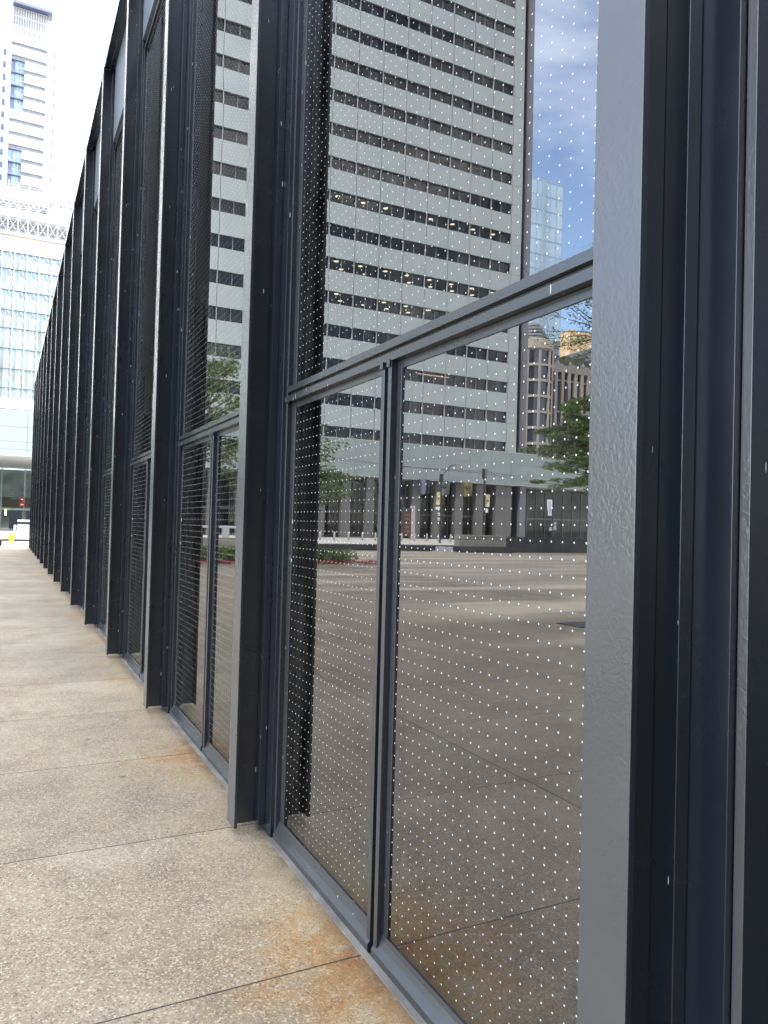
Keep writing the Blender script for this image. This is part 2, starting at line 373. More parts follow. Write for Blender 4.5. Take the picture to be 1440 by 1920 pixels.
# ------------------------------------------------------------------ the glass pavilion
B, S0, FD = 2.681, 3.757, 1.092          # bay, near edge of beam 0, front flange plane
C0 = S0 + .067
NB0, NB1 = -5, 14
pav = empty('glass_pavilion', (8, 14, 0), 'long single-storey black steel and glass pavilion with vertical steel beams along its wall', 'building')

# one steel beam standing clear of the paving
mb = MB(); TOP = 8.345
mb.box(FD, FD+.016, -.067, .067, .036, TOP)
mb.box(FD+.016, 1.218, -.006, .006, .036, TOP)
mb.box(1.218, 1.2535, -.067, .067, .036, TOP)
me_beam = paint_plaza_light(mb.mesh('steel_beam', STEEL))
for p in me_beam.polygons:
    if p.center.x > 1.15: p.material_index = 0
# backing mullion plate
mb = MB(); mb.box(1.255, 1.36, -.157, .157, 0, 8.33)
me_plate = mb.mesh('mullion_plate', STEEL)
# frame of one bay, origin at beam centre n, bay towards -y (near side)
def bay_frame(solid=False):
    m_ = MB(); a, b = -B+.159, -.159                # near and far limits
    X, XB = 1.2725, 1.345
    for (p, q) in ((a, a+.023), (b-.023, b)): m_.box(X, XB, p, q, .03, 7.12)
    for (p, q) in ((a+.023, a+.077), (b-.077, b-.023)): m_.box(1.2976, XB, p, q, .03, 7.12)
    a1, b1 = a+.023, b-.023; a2, b2 = a+.077, b-.077
    # transom: two bars with a groove
    m_.box(1.2690, XB, a1-.006, b1+.006, 2.271, 2.302)
    m_.box(1.2870, XB, a1, b1, 2.252, 2.271)
    m_.box(1.2660, XB, a1-.012, b1+.012, 2.221, 2.252)
    m_.box(1.2960, XB, a2, b2, 2.302, 2.318)
    # middle mullion
    gm = -B/2 + .038 + .0
    for (p, q, x) in ((gm-.043, gm-.015, X-.002), (gm-.015, gm+.015, 1.292), (gm+.015, gm+.043, X-.001)): m_.box(x, XB, p, q, .02, 2.221)
    m_.box(1.2966, XB, gm-.078, gm-.043, .06, 2.221); m_.box(1.2966, XB, gm+.043, gm+.078, .06, 2.221)
    # stops under the transom
    m_.box(1.2955, XB, a2, gm-.078, 2.190, 2.221); m_.box(1.2955, XB, gm+.078, b2, 2.190, 2.221)
    # head
    m_.box(X, XB, a1, b1, 7.085, 7.12); m_.box(1.296, XB, a2, b2, 7.05, 7.085)
    # little weld caps where bars meet
    for (yy, zz) in ((b1+.004, 2.236), (a1-.004, 2.236), (gm+.028, 2.213), (gm-.028, 2.213)):
        m_.box(1.262, 1.275, yy-.012, yy+.012, zz-.014, zz+.014)
    return m_, (a2, b2, gm)
fm, (a2, b2, gm) = bay_frame()
me_frame = paint_plaza_light(fm.mesh('window_frame', STEEL), paint=STEEL_LIT2)
mb = MB()
for (p, q) in ((-B+.159+.023, gm-.016), (gm+.016, -.159-.023)):
    mb.prism([(1.262, 0), (1.262, .032), (1.268, .040), (1.281, .056), (1.2905, .076), (1.2945, .092), (1.36, .092), (1.36, 0)], p, q)
me_sill = paint_plaza_light(mb.mesh('window_sill', STEEL), -.3, STEEL_LIT2)
mb = MB(); mb.box(1.236, 1.262, -B+.17, -.17, 0, .006); me_grout = mb.mesh('grout_strip', mat('pale_grout', (.20, .185, .165), .9, var=.25, vscale=6))
mb = MB(); mb.box(1.25, 1.40, -B+.159, -.159, 7.205, 8.345); me_span = mb.mesh('spandrel_panel', mat('spandrel_blue_grey', (.16, .19, .23), .28, .8, var=.05, vscale=1))
mb = MB(); mb.box(1.29, 1.40, -B+.159, -.159, 7.12, 7.205); me_head = mb.mesh('panel_rail', STEEL)
def pane(y0, y1, z0, z1):
    m_ = MB(); m_.poly([(0, 0, 0), (0, 0, z1-z0), (0, y1-y0, z1-z0), (0, y1-y0, 0)]); return m_.mesh('glass_pane', GLASS), (y0, z0)
panes = [pane(a2, gm-.078, .09, 2.19), pane(gm+.078, b2, .09, 2.19), pane(a2, b2, 2.318, 7.05)]
mb = MB(); mb.box(1.385, 1.42, -B+.159, -.159, 0, 7.2)
for p_, q_ in ((-B+.159, -B+.182), (-.182, -.159)): mb.box(1.2725, 1.385, p_, q_, 0, 7.2)
me_blank = paint_plaza_light(mb.mesh('infill_panel', STEEL))
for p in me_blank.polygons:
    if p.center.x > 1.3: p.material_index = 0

for n in range(NB0, NB1+1):
    yc = C0 + n*B
    put('steel_beam', me_beam, pav, (0, yc, 0), bevel=.0018)
    put('mullion_plate', me_plate, pav, (0, yc, 0), bevel=.0015)
    if n == NB0: continue
    if n == -1:
        put('infill_panel', me_blank, pav, (0, yc, 0), bevel=.0016); put('spandrel_panel', me_span, pav, (0, yc, 0)); continue
    fr = put('window_frame', me_frame, pav, (0, yc, 0), bevel=.0016)
    put('window_sill', me_sill, fr, (0, yc, 0), bevel=.001)
    put('spandrel_panel', me_span, pav, (0, yc, 0)); put('panel_rail', me_head, pav, (0, yc, 0))
    put('grout_strip', me_grout, pav, (0, yc, 0))
    if n != -1:
        for me, (y0, z0) in panes:
            jx = random.uniform(-.0006, .0006)
            o = put('glass_pane', me, fr, (XG, yc+y0, z0))
            if not (-1 <= n <= 1): o.rotation_euler = (0, random.uniform(-.0012, .0012), random.uniform(-.0012, .0012))
YA, YB = C0+NB0*B-.2, C0+NB1*B+.17
mb = MB(); mb.box(1.105, 24.6, YA, YB+.15, 8.352, 8.45); mb.box(1.185, 1.20, YA, YB, 8.322, 8.352); mb.box(1.20, 24.5, YA, YB, 8.346, 8.352)
put('roof_edge', mb.mesh('roof_edge', STEEL), pav, bevel=.002)
mb = MB(); mb.box(1.40, 24.4, YB-.02, YB+.10, 0, 8.345); put('end_wall', mb.mesh('end_wall', STEEL), pav)
mb = MB(); mb.box(1.40, 24.4, YA, YA+.1, 0, 8.345); put('end_wall', mb.mesh('end_wall', STEEL), pav)
mb = MB(); mb.box(24.3, 24.5, YA, YB+.1, 0, 8.345); put('rear_wall', mb.mesh('rear_wall', STEEL), pav)
mb = MB(); mb.box(1.41, 24.3, YA+.1, YB-.02, 7.3, 7.4); put('ceiling', mb.mesh('ceiling', CEIL), pav)
mb = MB(); mb.box(1.36, 24.3, YA+.1, YB-.02, -.05, .006); put('interior_floor', mb.mesh('interior_floor', mat('polished_red_brown_floor', (.16, .085, .07), .35, var=.3, vscale=2)), pav)
mb = MB(); mb.box(10, 18, -4, 30, .006, 7.3); put('core_wall', mb.mesh('core_wall', mat('dark_wood_core', (.09, .06, .045), .5, var=.3, vscale=1, stretch=(1, 6, .3))), pav)
mb = MB()
for y in (C0+2*B-.2, C0+6*B, C0+10*B): mb.box(4.3, 4.75, y, y+.45, .006, 7.3)
put('interior_column', mb.mesh('interior_column', STEEL), pav)
mb = MB(); mb.box(4.0, 6.6, 5.7, 6.5, .010, .03); put('pale_floor_rectangle', mb.mesh('pale_floor_rectangle', mat('tan_rectangle', (.35, .25, .16), .9)), pav)  # flat tan rectangle, paler than the interior floor

# ------------------------------------------------------------------ unseen towers added to shade the plaza and darken the beam sides
def add_shade_tower(name, x0, x1, y0, y1, h, label, step=4.0):
    e = empty(name, ((x0+x1)/2, (y0+y1)/2, 0), label, 'building')
    m_ = MB(); m_.box(x0, x1, y0, y1, 0, h); put('tower_body', m_.mesh('tower_body', mat('shade_tower_black', (.02, .022, .026), .25)), e)
    m_ = MB()
    for i in range(int(h/step)):
        m_.box(x0-.1, x1+.1, y0-.1, y1+.1, i*step+3.2, i*step+4.0)
    put('shade_tower_band', m_.mesh('shade_tower_band', BLACKM), e)
add_shade_tower('unseen_shade_tower', 30, 37, -90, 32.5, 112, 'unseen black tower added behind the pavilion to shade the plaza')
add_shade_tower('unseen_shade_tower', -40, 29, -66, -40, 36, 'unseen broad black tower added behind the viewer to darken the beam sides')

# ------------------------------------------------------------------ banded office tower and its podium (seen in the glass)
TY = 90.0
tw = empty('banded_office_tower', (mx(40), 105, 0), 'tall office tower with pale metal bands and dark ribbon windows', 'building')
xL, xR = mx(65.5), mx(11.5)          # real x of window field
xE = mx(67.3); MOD = 3.62
mods = [mx(65.5 - MOD*i) for i in range(0, 16)]
NF = 20; Z0, FH, WH = 14.53, 4.42, 1.62
for k in range(-1, NF):
    zt = Z0 + FH*k; zs0, zs1 = zt, zt + FH - WH      # spandrel above the window k
    if k == -1: continue
    m_ = MB()
    xs = mods
    for a, b in zip(xs[:-1], xs[1:]): m_.box(a+.042, b-.042, TY, TY+.2, zs0+.01, zs1-.01)
    m_.box(xE, xL-.04, TY, TY+.2, zs0+.01, zs1-.01); m_.box(xE, xL-.04, TY, TY+.2, zt-WH+.02, zt-.02)
    m_.box(xE+.02, mods[-1]-.02, TY+.06, TY+.5, zs0, zs1, 1)
    put('spandrel_band', m_.mesh('spandrel_band', [ALUM, FRAME]), tw)
    m_ = MB(); m_.poly([(xL, TY+.32, zt-WH), (xR, TY+.32, zt-WH), (xR, TY+.32, zt), (xL, TY+.32, zt)])
    w = put('ribbon_window', m_.mesh('ribbon_window', TGLASS), tw)
    m_ = MB()
    for x in xs: m_.box(x-.035, x+.035, TY-.02, TY+.3, zt-WH, zt)
    for x in xs[:-1]: m_.box(x+MOD/2-.02, x+MOD/2+.02, TY+.2, TY+.3, zt-WH, zt)
    put('window_mullions', m_.mesh('window_mullions', mat('mullion_grey', (.30, .31, .32), .5)), w)
    # the storey behind the glass: floor, ceiling, a few partitions
    m_ = MB(); m_.box(xL, xR, TY+.5, TY+14, zt-WH-.9, zt-WH-.6); m_.box(xL, xR, TY+12, TY+12.2, zt-WH-.6, zt+.9, 1)
    rr = random.Random(k)
    for i in range(9):
        x = xL + rr.uniform(1, 45); d = rr.uniform(1.0, 6); m_.box(x, x+rr.choice((.15, 1.0, 2.2)), TY+d, TY+d+.4, zt-WH-.6, zt+.9, 1)
    for x in xs[::2]: m_.box(x+.5, x+1.3, TY+.8, TY+1.6, zt-WH-.6, zt+.9, 2)
    put('office_storey', m_.mesh('office_storey', [CEIL, CARPET, mat('inner_column', (.20, .20, .20), .8)]), tw)
    if k in (4, 5, 7):
        rr = random.Random(k*3)
        for i in range(9):
            for d, off in ((3.3, 40.2), (5.9, 42.0)):
                if rr.random() < (.12 if d < 4 else .04): continue
                x = mx(off + i*3.65 - 1.2 + rr.uniform(-.1, .1))
                m_ = MB(); m_.lathe([(.02, -.09), (.22, -.06), (.34, 0), (.02, .02)], n=12)
                put('ceiling_light', m_.mesh('ceiling_light', LAMP), tw, (x, TY+d, zt+.82))
m_ = MB(); m_.box(mx(56.0), mx(50.5), TY+1.2, TY+1.35, Z0+2*FH-.25, Z0+2*FH-.12); put('strip_light', m_.mesh('strip_light', WARM), tw)
m_ = MB(); m_.box(mx(44.4), mx(41.0), TY+1.2, TY+1.35, Z0-1.15, Z0-.55); put('warm_light_strip', m_.mesh('warm_light_strip', mat('warm_light_brown', (.45, .28, .12), .6)), tw)  # strip of warm light put into a brown colour, without emission
m_ = MB(); m_.box(mx(68.0), xE, TY+.9, TY+1.5, 12.9, 104); put('recess', m_.mesh('recess', mat('dark_slot', (.03, .032, .04), .4)), tw)
m_ = MB(); m_.box(mx(68.75), mx(68.0), TY-.35, TY+16, 0, 104); put('corner_pier', m_.mesh('corner_pier', PURP), tw)
m_ = MB(); m_.box(mx(68.0), xR, TY+14, TY+16, 8.5, 104); m_.box(xR-.3, xR, TY, TY+14, 12.9, 104); m_.box(mx(68.7), xR, TY, TY+16, Z0+NF*FH-1.45, 104); put('tower_core', m_.mesh('tower_core', ALUM2), tw)

# podium
pod = empty('tower_podium', (mx(45), 95, 0), 'low pale panelled podium on stone columns along the street', 'building')
m_ = MB(); px0, px1 = mx(98.5), 24.0
lv = [8.25, 8.80, 9.65, 11.2, 12.85]
n_ = int((px1-px0)/MOD)
for i in range(n_):
    a = px0 + i*MOD
    for z0, z1 in zip(lv[:-1], lv[1:]): m_.box(a+.015, a+MOD-.015, TY-.9, TY-.6, z0+.012, z1-.012)
m_.box(px0, px0+n_*MOD, TY-.8, TY-.5, 8.25, 12.85, 1)
put('fascia', m_.mesh('fascia', [ALUM2, JOINT]), pod)
m_ = MB(); m_.box(px0, px0+n_*MOD, TY-.9, TY+26, 12.86, 13.0); put('roof', m_.mesh('roof', CONC), pod)
m_ = MB(); m_.box(px0, px0+n_*MOD, TY-.85, TY+22, 8.12, 8.25); put('soffit', m_.mesh('soffit', mat('pale_soffit', (.55, .55, .53), .7)), pod)
me_col = MB(); me_col.box(-.6, .6, 0, 1.2, 0, 8.12); me_col = me_col.mesh('column', COLM)
for i in range(-6, 8):
    put('column', me_col, pod, (mx(36.3+3.5*i), TY-.3, 0))
m_ = MB(); m_.box(mx(66.4), mx(63.6), TY-.35, TY+1.2, 0, 8.12); put('wide_pier', m_.mesh('wide_pier', COLM), pod)
m_ = MB(); m_.box(mx(69.0), mx(67.9), TY-.4, TY+.6, 0, 8.12); put('slim_pier', m_.mesh('slim_pier', PURP), pod)
m_ = MB(); m_.poly([(px0, TY+4, 0), (mx(11.0), TY+4, 0), (mx(11.0), TY+4, 8.12), (px0, TY+4, 8.12)]); lg = put('lobby_glazing', m_.mesh('lobby_glazing', LGLASS), pod)
m_ = MB()
for i in range(50):
    x = mx(11.0) - i*1.81
    m_.box(x-.04, x+.04, TY+3.9, TY+4.05, 0, 8.12)
m_.box(px0, mx(11.0), TY+3.9, TY+4.05, 3.3, 3.55); m_.box(px0, mx(11.0), TY+3.9, TY+4.05, 0, .12)
put('glazing_bars', m_.mesh('glazing_bars', FRAME), lg)
for xp in (37.5, 41.2, 44.8):
    m_ = MB(); m_.box(mx(xp+1.0), mx(xp-.1), TY+3.6, TY+3.8, .05, 3.3); m_.box(mx(xp+.97), mx(xp-.07), TY+3.58, TY+3.6, .2, 3.15, 1)
    put('lobby_door', m_.mesh('lobby_door', [mat('bronze_door', (.06, .045, .04), .4), DARK]), pod)
m_ = MB(); m_.box(px0, mx(11), TY+12, TY+12.3, 0, 8.12); put('lobby_rear_wall', m_.mesh('lobby_rear_wall', mat('lobby_wall', (.10, .10, .11), .7, var=.5, vscale=.3)), pod)
# recessed entrance at the far end of the walkway
m_ = MB(); m_.poly([(mx(11), 108, 0), (24, 108, 0), (24, 108, 8.12), (mx(11), 108, 8.12)]); eg = put('entrance_glazing', m_.mesh('entrance_glazing', LGLASS), pod)
m_ = MB()
for x in (-9.7, -6.0, -2.7, -.55, 2.12, 4.3, 6.5): m_.box(x-.07, x+.07, 107.8, 107.98, 0, 8.0)
m_.box(mx(11), 24, 107.75, 107.97, 7.85, 8.12); m_.box(mx(11), 24, 107.75, 107.97, 2.45, 2.72); m_.box(.62, .70, 107.8, 107.96, 0, 2.45)
put('glazing_bars', m_.mesh('glazing_bars', mat('pale_green_frame', (.34, .38, .36), .5)), eg)
m_ = MB(); m_.box(mx(11), 24, 116, 116.3, 0, 8.12); m_.box(mx(11), mx(10.7), 92, 116, 0, 8.12); m_.box(mx(11), 24, 112.0, 112.3, 2.9, 4.2, 1)
put('entrance_hall', m_.mesh('entrance_hall', [mat('green_grey_hall', (.42, .48, .46), .7, var=.4, vscale=.4), mat('brown_bulkhead', (.22, .18, .14), .7)]), pod)
m_ = MB()
for i in range(9):
    z = 3.95 + i*.37; w = (.65, .65, .75, .9, .55, .5, .5, .48, .48)[i]
    m_.box(1.35-w-.1+(.5 if i == 2 else 0), 1.35+w+(.9 if i == 2 else 0)-.3, 111.2, 111.5, z, z+.14)
put('pale_slats', m_.mesh('pale_slats', mat('pale_slat', (.42, .44, .42), .6)), pod)
m_ = MB(); m_.box(1.5, 2.25, 107.6, 107.64, 2.95, 3.45); m_.box(1.55, 2.15, 107.6, 107.64, 3.62, 4.12)
m_.m = 1; m_.box(1.7, 2.1, 107.57, 107.60, 3.12, 3.28); m_.box(1.75, 2.0, 107.57, 107.60, 3.8, 3.95)
put('red_sign', m_.mesh('red_sign', [mat('sign_red', (.45, .03, .04), .5), OFFW]), pod)
m_ = MB(); m_.box(-.08, .12, 107.5, 107.7, 1.75, 2.45); put('wall_lamp', m_.mesh('wall_lamp', mat('lit_wall_lamp', (.9, .8, .4), .5, emit=(1, .85, .4), estr=1.2)), pod)
m_ = MB(); m_.box(.45, 1.9, 107.66, 107.76, .05, 2.4); m_.box(2.4, 3.9, 107.66, 107.76, .05, 2.4)
put('entrance_door', m_.mesh('entrance_door', mat('blue_black_door', (.03, .045, .06), .3)), pod)

# ------------------------------------------------------------------ faceted glazed block with plant floors on top (seen directly, top left)
GY = 160.0
gb = empty('glazed_block', (2, 175, 0), 'bright glazed block with folded white fins and a screened plant floor on top', 'building')
m_ = MB(); m_.box(-9, 22, GY, GY+24, 22.3, 24.3); put('base_band', m_.mesh('base_band', WHITE), gb)
m_ = MB(); m_.box(-9, 22, GY+.5, GY+24, 13, 22.3); m_.box(-9, 22, GY+1.5, GY+24, 24.3, 55); put('wall', m_.mesh('wall', WHITE), gb)
rows = [24.3, 26.3, 30.0, 33.9, 37.8, 41.3, 45.1, 49.2, 52.4]
PW = 2.15
gls = mat('pale_aqua_glass', (.38, .45, .44), .18, .8, var=.25, vscale=.12)
gls2 = mat('grey_green_glass', (.30, .36, .34), .25, .8, var=.35, vscale=.15)
finm = mat('white_folded_fin', (.80, .82, .84), .5); blu = mat('sky_blue_glass', (.24, .34, .42), .2, .8, var=.2, vscale=.3)
for r_, (z0, z1) in enumerate(zip(rows[:-1], rows[1:])):
    m_ = MB()
    for i in range(13):
        a = -8.6 + i*PW
        m_.box(a, a+PW*.40, GY+.35, GY+.5, z0, z1, 0); m_.box(a+PW*.40, a+PW, GY+.40, GY+.5, z0, z1, 1)
        m_.box(a-.05, a+.05, GY-.05, GY+.35, z0, z1, 2); m_.box(a+PW*.40-.03, a+PW*.40+.03, GY+.1, GY+.4, z0, z1, 2)
        # folded fin: top corner to bottom
        h = z1-z0
        xa, xb = a+PW*.46, a+PW*.97
        for q in range(2):
            t0 = z1 - h*.5*q; t1 = t0 - h*.5
            m_.poly([(xa, GY+.35, t0), (xa+.35, GY-.45, t0-h*.10), (xb, GY+.30, t1), (xa+.1, GY+.38, t1+h*.06)], 2)
            m_.poly([(xa+.35, GY-.45, t0-h*.10), (xa+.62, GY+.3, t0), (xb, GY+.30, t1)], 3)
        if r_ > 3: m_.box(a+PW*.42, a+PW*.95, GY+.30, GY+.38, z1-h*.34, z1-.1, 3)
    m_.box(-9, 22, GY-.05, GY+.3, z1-.06, z1+.06, 4)
    if r_ in (5, 4): m_.box(3.4, 5.0, GY+.36, GY+.395, z0+h*.45, z0+h*.7, 5); m_.box(5.7, 7.2, GY+.36, GY+.395, z0+h*.4, z0+h*.7, 5)
    if r_ == 1: m_.box(1.6, 2.5, GY+.2, GY+.33, z0+h*.2, z0+h*.6, 6)
    put('glazed_storey', m_.mesh('glazed_storey', [gls2, gls, finm, blu, mat('blue_grey_bar', (.22, .26, .30), .5), mat('yellow_panel', (.62, .60, .22), .5), mat('salmon_panel', (.60, .35, .28), .5)]), gb)
m_ = MB()
for i in range(6):
    a = -10.5+i*6.6; m_.box(a+.04, a+6.56, GY-.1, GY+1.5, 52.4, 55.6, 0)
m_.box(-9, 22, GY-.4, GY+2, 55.5, 56.0, 2); m_.box(-1.0, 5.4, GY-.14, GY-.1, 54.6, 55.4, 1)
put('parapet', m_.mesh('parapet', [WHITE, mat('pale_yellow_panel', (.78, .72, .40), .6), mat('pale_brown_ledge', (.45, .38, .33), .6)]), gb)
# plant floors
m_ = MB(); rr = random.Random(3)
m_.box(-9, 22, GY+2.6, GY+20, 56, 66.0, 0)
m_.box(-9, 22, GY-.3, GY+4, 59.2, 60.7, 1); m_.box(-9, 22, GY+.2, GY+4, 56.0, 56.4, 1)
for z in [56.6+.55*i for i in range(5)]: m_.box(-9, 22, GY+2.2, GY+2.5, z, z+.22, 2)
for z in [60.9+.5*i for i in range(6)]: m_.box(-9, 6.0, GY+2.2, GY+2.5, z, z+.2, 2)
for i in range(20):
    x = -8.4+i*1.75
    m_.box(x-.09, x+.09, GY-.2, GY, 56.0, 66.0+rr.uniform(-.2, .3), 1)
    for (z0, z1) in ((56.1, 59.2), (60.8, 63.3)):
        if z0 > 60 and x > 5: continue
        m_.tube([(x, GY-.1, z0), (x+1.75, GY-.1, z1)], .035, 5, 1); m_.tube([(x+1.75, GY-.1, z0), (x, GY-.1, z1)], .035, 5, 1)
    m_.box(x+.4, x+1.2, GY+.2, GY+1.2, 63.2, 64.2, 1)
    if x > 5: m_.box(x+.3, x+.6, GY+.1, GY+1, 61, 63.6, 3)
    if rr.random() < .7: m_.box(x+rr.uniform(0, .6), x+rr.uniform(.8, 1.6), GY+.5, GY+1.4, 64.4, 64.4+rr.uniform(.3, 1.0), 3)
m_.box(-9, 22, GY-.1, GY+.1, 65.3, 65.5, 3); m_.box(-9, 22, GY-.1, GY+.1, 63.0, 63.12, 3)
put('plant_screen', m_.mesh('plant_screen', [WHITE, OFFW, mat('pale_louvre', (.45, .45, .45), .7), mat('grey_plant', (.33, .33, .32), .7)]), gb)

# ------------------------------------------------------------------ white residential tower behind it
RY = 240.0
wt = empty('white_tower', (3, 250, 0), 'slender white high-rise with stacked dark balcony slots and blue glazed corners', 'building')
m_ = MB(); m_.box(-3.3, 8.4, RY+1.2, RY+22, 0, 147.5); m_.box(-3.3, -2.75, RY, RY+1.2, 60, 147.5); m_.box(6.6, 9.1, RY+.6, RY+22, 0, 143)
m_.box(-14, -3.3, RY+6, RY+24, 0, 152)
put('tower_body', m_.mesh('tower_body', WHITE), wt)
m_ = MB()
def zt_(y): return 1.6 + RY*(.6267 - .000645*y + .0)     # pixel row to height, fitted
k = 0
for k in range(19):
    zc = 138.2 - 3.72*k
    inblk = k in (2, 3, 4, 5) or k in (9, 10, 11, 12, 13, 14, 15)
    x0 = .9 if inblk else -2.7
    sl = MB(); sl.box(x0, 6.0, RY+.55, RY+1.15, zc-.55, zc+.55, 0)
    for q in range(5):
        a = x0 + (6.0-x0)*q/5; sl.box(a+.2, a+.8+.3*(q % 2), RY+.35, RY+.55, zc-.75, zc-.3, 1)
    put('balcony_slot', sl.mesh('balcony_slot', [GREY, SLATE]), wt)
    sl = MB(); sl.box(x0-.05, 6.6, RY, RY+1.2, zc+.62, zc+3.1)
    put('floor_slab', sl.mesh('floor_slab', WHITE), wt)
    if inblk:
        sl = MB()
        sl.box(-2.72, -1.75, RY+.75, RY+1.1, zc-.55, zc+2.9, 2 if k % 3 else 0); sl.box(-1.65, .8, RY+.75, RY+1.1, zc-.55, zc+2.9, 0)
        sl.box(-2.75, .85, RY+.1, RY+.9, zc+2.9, zc+3.17, 1)
        for xx in (-1.0, -.2): sl.box(xx, xx+.09, RY+.6, RY+.75, zc-.55, zc+2.9, 3)
        sl.box(-1.65, .8, RY+.62, RY+.75, zc+1.0, zc+1.12, 3)
        put('corner_glazing', sl.mesh('corner_glazing', [BLUEG, SLATE, mat('slate_glass', (.10, .12, .20), .3), WHITE]), wt)
    sl = MB(); sl.box(8.5, 8.95, RY+.45, RY+.6, zc-.6, zc+.5); put('side_window', sl.mesh('side_window', SLATE), wt)
    sl = MB(); sl.box(-4.9, -4.2, RY+5.8, RY+6, zc-.7, zc+.9); put('wing_window', sl.mesh('wing_window', SLATE), wt)
m_ = MB(); m_.box(-2.9, 7.7, RY-1.4, RY+3, 149.3, 150.2, 1); m_.box(-2.75, 6.6, RY+.6, RY+1.2, 139, 149.3, 2)
for q in range(14):
    x = -2.45 + q*.66
    for z0, z1 in ((147.0, 149.0), (144.3, 146.6), (140.6, 143.0)): m_.box(x, x+.40, RY+.4, RY+.6, z0, z1, 0)
put('louvred_top', m_.mesh('louvred_top', [GREY, SLATE, WHITE]), wt)

# ------------------------------------------------------------------ farther buildings seen in the glass
bt = empty('blue_glass_tower', (mx(127), 168, 0), 'pale blue glass tower rising behind the fluted stone block', 'building')
m_ = MB(); bx0, bx1 = mx(133.3), mx(112); m_.box(bx0, bx1, 160, 176, 0, 96.2)
put('tower_body', m_.mesh('tower_body', mat('reflective_pale_glass', (.40, .55, .68), .10, 1.0, var=.3, vscale=.05)), bt)
m_ = MB()
for i in range(24): m_.box(bx0-.05, bx1+.05, 159.92, 176, 4+i*4-.08, 4+i*4+.08)
for i in range(10): m_.box(bx0+i*2.2-.06, bx0+i*2.2+.06, 159.9, 160, 0, 96.2)
m_.box(bx0+6.3, bx0+7.0, 159.6, 160, 0, 96.2)
put('curtain_wall_bars', m_.mesh('curtain_wall_bars', mat('steel_blue_bar', (.34, .42, .48), .5)), bt)

fb = empty('fluted_stone_block', (mx(125), 150, 0), 'beige office block with vertical stone fins and flared capitals', 'building')
FY = 140.0; m_ = MB(); fx0, fx1 = mx(150), mx(112.8)
m_.box(fx0, fx1, FY+.9, FY+20, 0, 41.0); put('window_wall', m_.mesh('window_wall', mat('dark_window_wall', (.03, .033, .045), .15, .8, var=.4, vscale=.3)), fb)
m_ = MB(); pw = 1.96
for i in range(19):
    x = mx(114.0 + i*pw); m_.box(x-.42, x+.42, FY, FY+.9, 0, 40.5)
m_.box(fx0, fx1, FY-.02, FY+1.0, 39.6, 41.6)
for z in (6, 14, 22, 30, 37.5): m_.box(fx0, fx1, FY+.3, FY+.95, z, z+.35)
put('stone_fins', m_.mesh('stone_fins', mat('taupe_stone', (.30, .265, .235), .7, var=.08, vscale=.4)), fb)
for i in range(0, 10):
    x = mx(114.6 + i*pw*2); m_ = MB()
    m_.poly([(x-.5, FY-.1, 41.2), (x+.5, FY-.1, 41.2), (x+1.3, FY-1.1, 43.2), (x-1.3, FY-1.1, 43.2)]); m_.poly([(x-.5, FY+1, 41.2), (x-1.3, FY+1.5, 43.2), (x+1.3, FY+1.5, 43.2), (x+.5, FY+1, 41.2)])
    m_.poly([(x-.5, FY-.1, 41.2), (x-1.3, FY-1.1, 43.2), (x-1.3, FY+1.5, 43.2), (x-.5, FY+1, 41.2)]); m_.poly([(x+.5, FY-.1, 41.2), (x+.5, FY+1, 41.2), (x+1.3, FY+1.5, 43.2), (x+1.3, FY-1.1, 43.2)])
    m_.poly([(x-1.3, FY-1.1, 43.2), (x+1.3, FY-1.1, 43.2), (x+1.3, FY+1.5, 43.2), (x-1.3, FY+1.5, 43.2)])
    put('flared_capital', m_.mesh('flared_capital', mat('bronze_capital', (.14, .13, .12), .5)), fb)
# round corner drum
cx, cy, R = mx(108.6), 139.5, 4.3
m_ = MB(); m_.lathe([(R-.3, 0), (R-.3, 44)], cx, cy, 32); put('round_corner_glass', m_.mesh('round_corner_glass', mat('dark_round_glass', (.025, .03, .045), .08, .9)), fb)
m_ = MB()
for i in range(11):
    z = 3.6*i + 3.2; m_.lathe([(R-.25, z), (R+.05, z), (R+.05, z+.55), (R-.25, z+.55)], cx, cy, 32)
m_.lathe([(R-.2, 42.8), (R+.3, 43.2), (R+.3, 45.2), (R-.2, 45.5)], cx, cy, 32)
for i in range(5): m_.lathe([(R-.7-i*.55, 45.5+i*.9), (R-.7-i*.55, 46.0+i*.9)], cx, cy, 32, 1)
for j in range(10):
    t = 2*math.pi*j/10; m_.box(cx+(R)*math.cos(t)-.22, cx+(R)*math.cos(t)+.22, cy+R*math.sin(t)-.22, cy+R*math.sin(t)+.22, 0, 42.8)
put('round_corner_bands', m_.mesh('round_corner_bands', [mat('warm_stone', (.36, .31, .26), .6), GREY]), fb)
m_ = MB(); m_.box(mx(120.5), mx(113.2), FY+5, FY+12, 41, 47.6); m_.box(mx(119.8), mx(116.4), FY+4.9, FY+5, 41.5, 45.6, 1); m_.box(mx(120.7), mx(113), FY+4.7, FY+12, 47.0, 48.2, 1)
put('roof_plant_room', m_.mesh('roof_plant_room', [mat('grey_plant_room', (.24, .24, .25), .7), GREY]), fb)

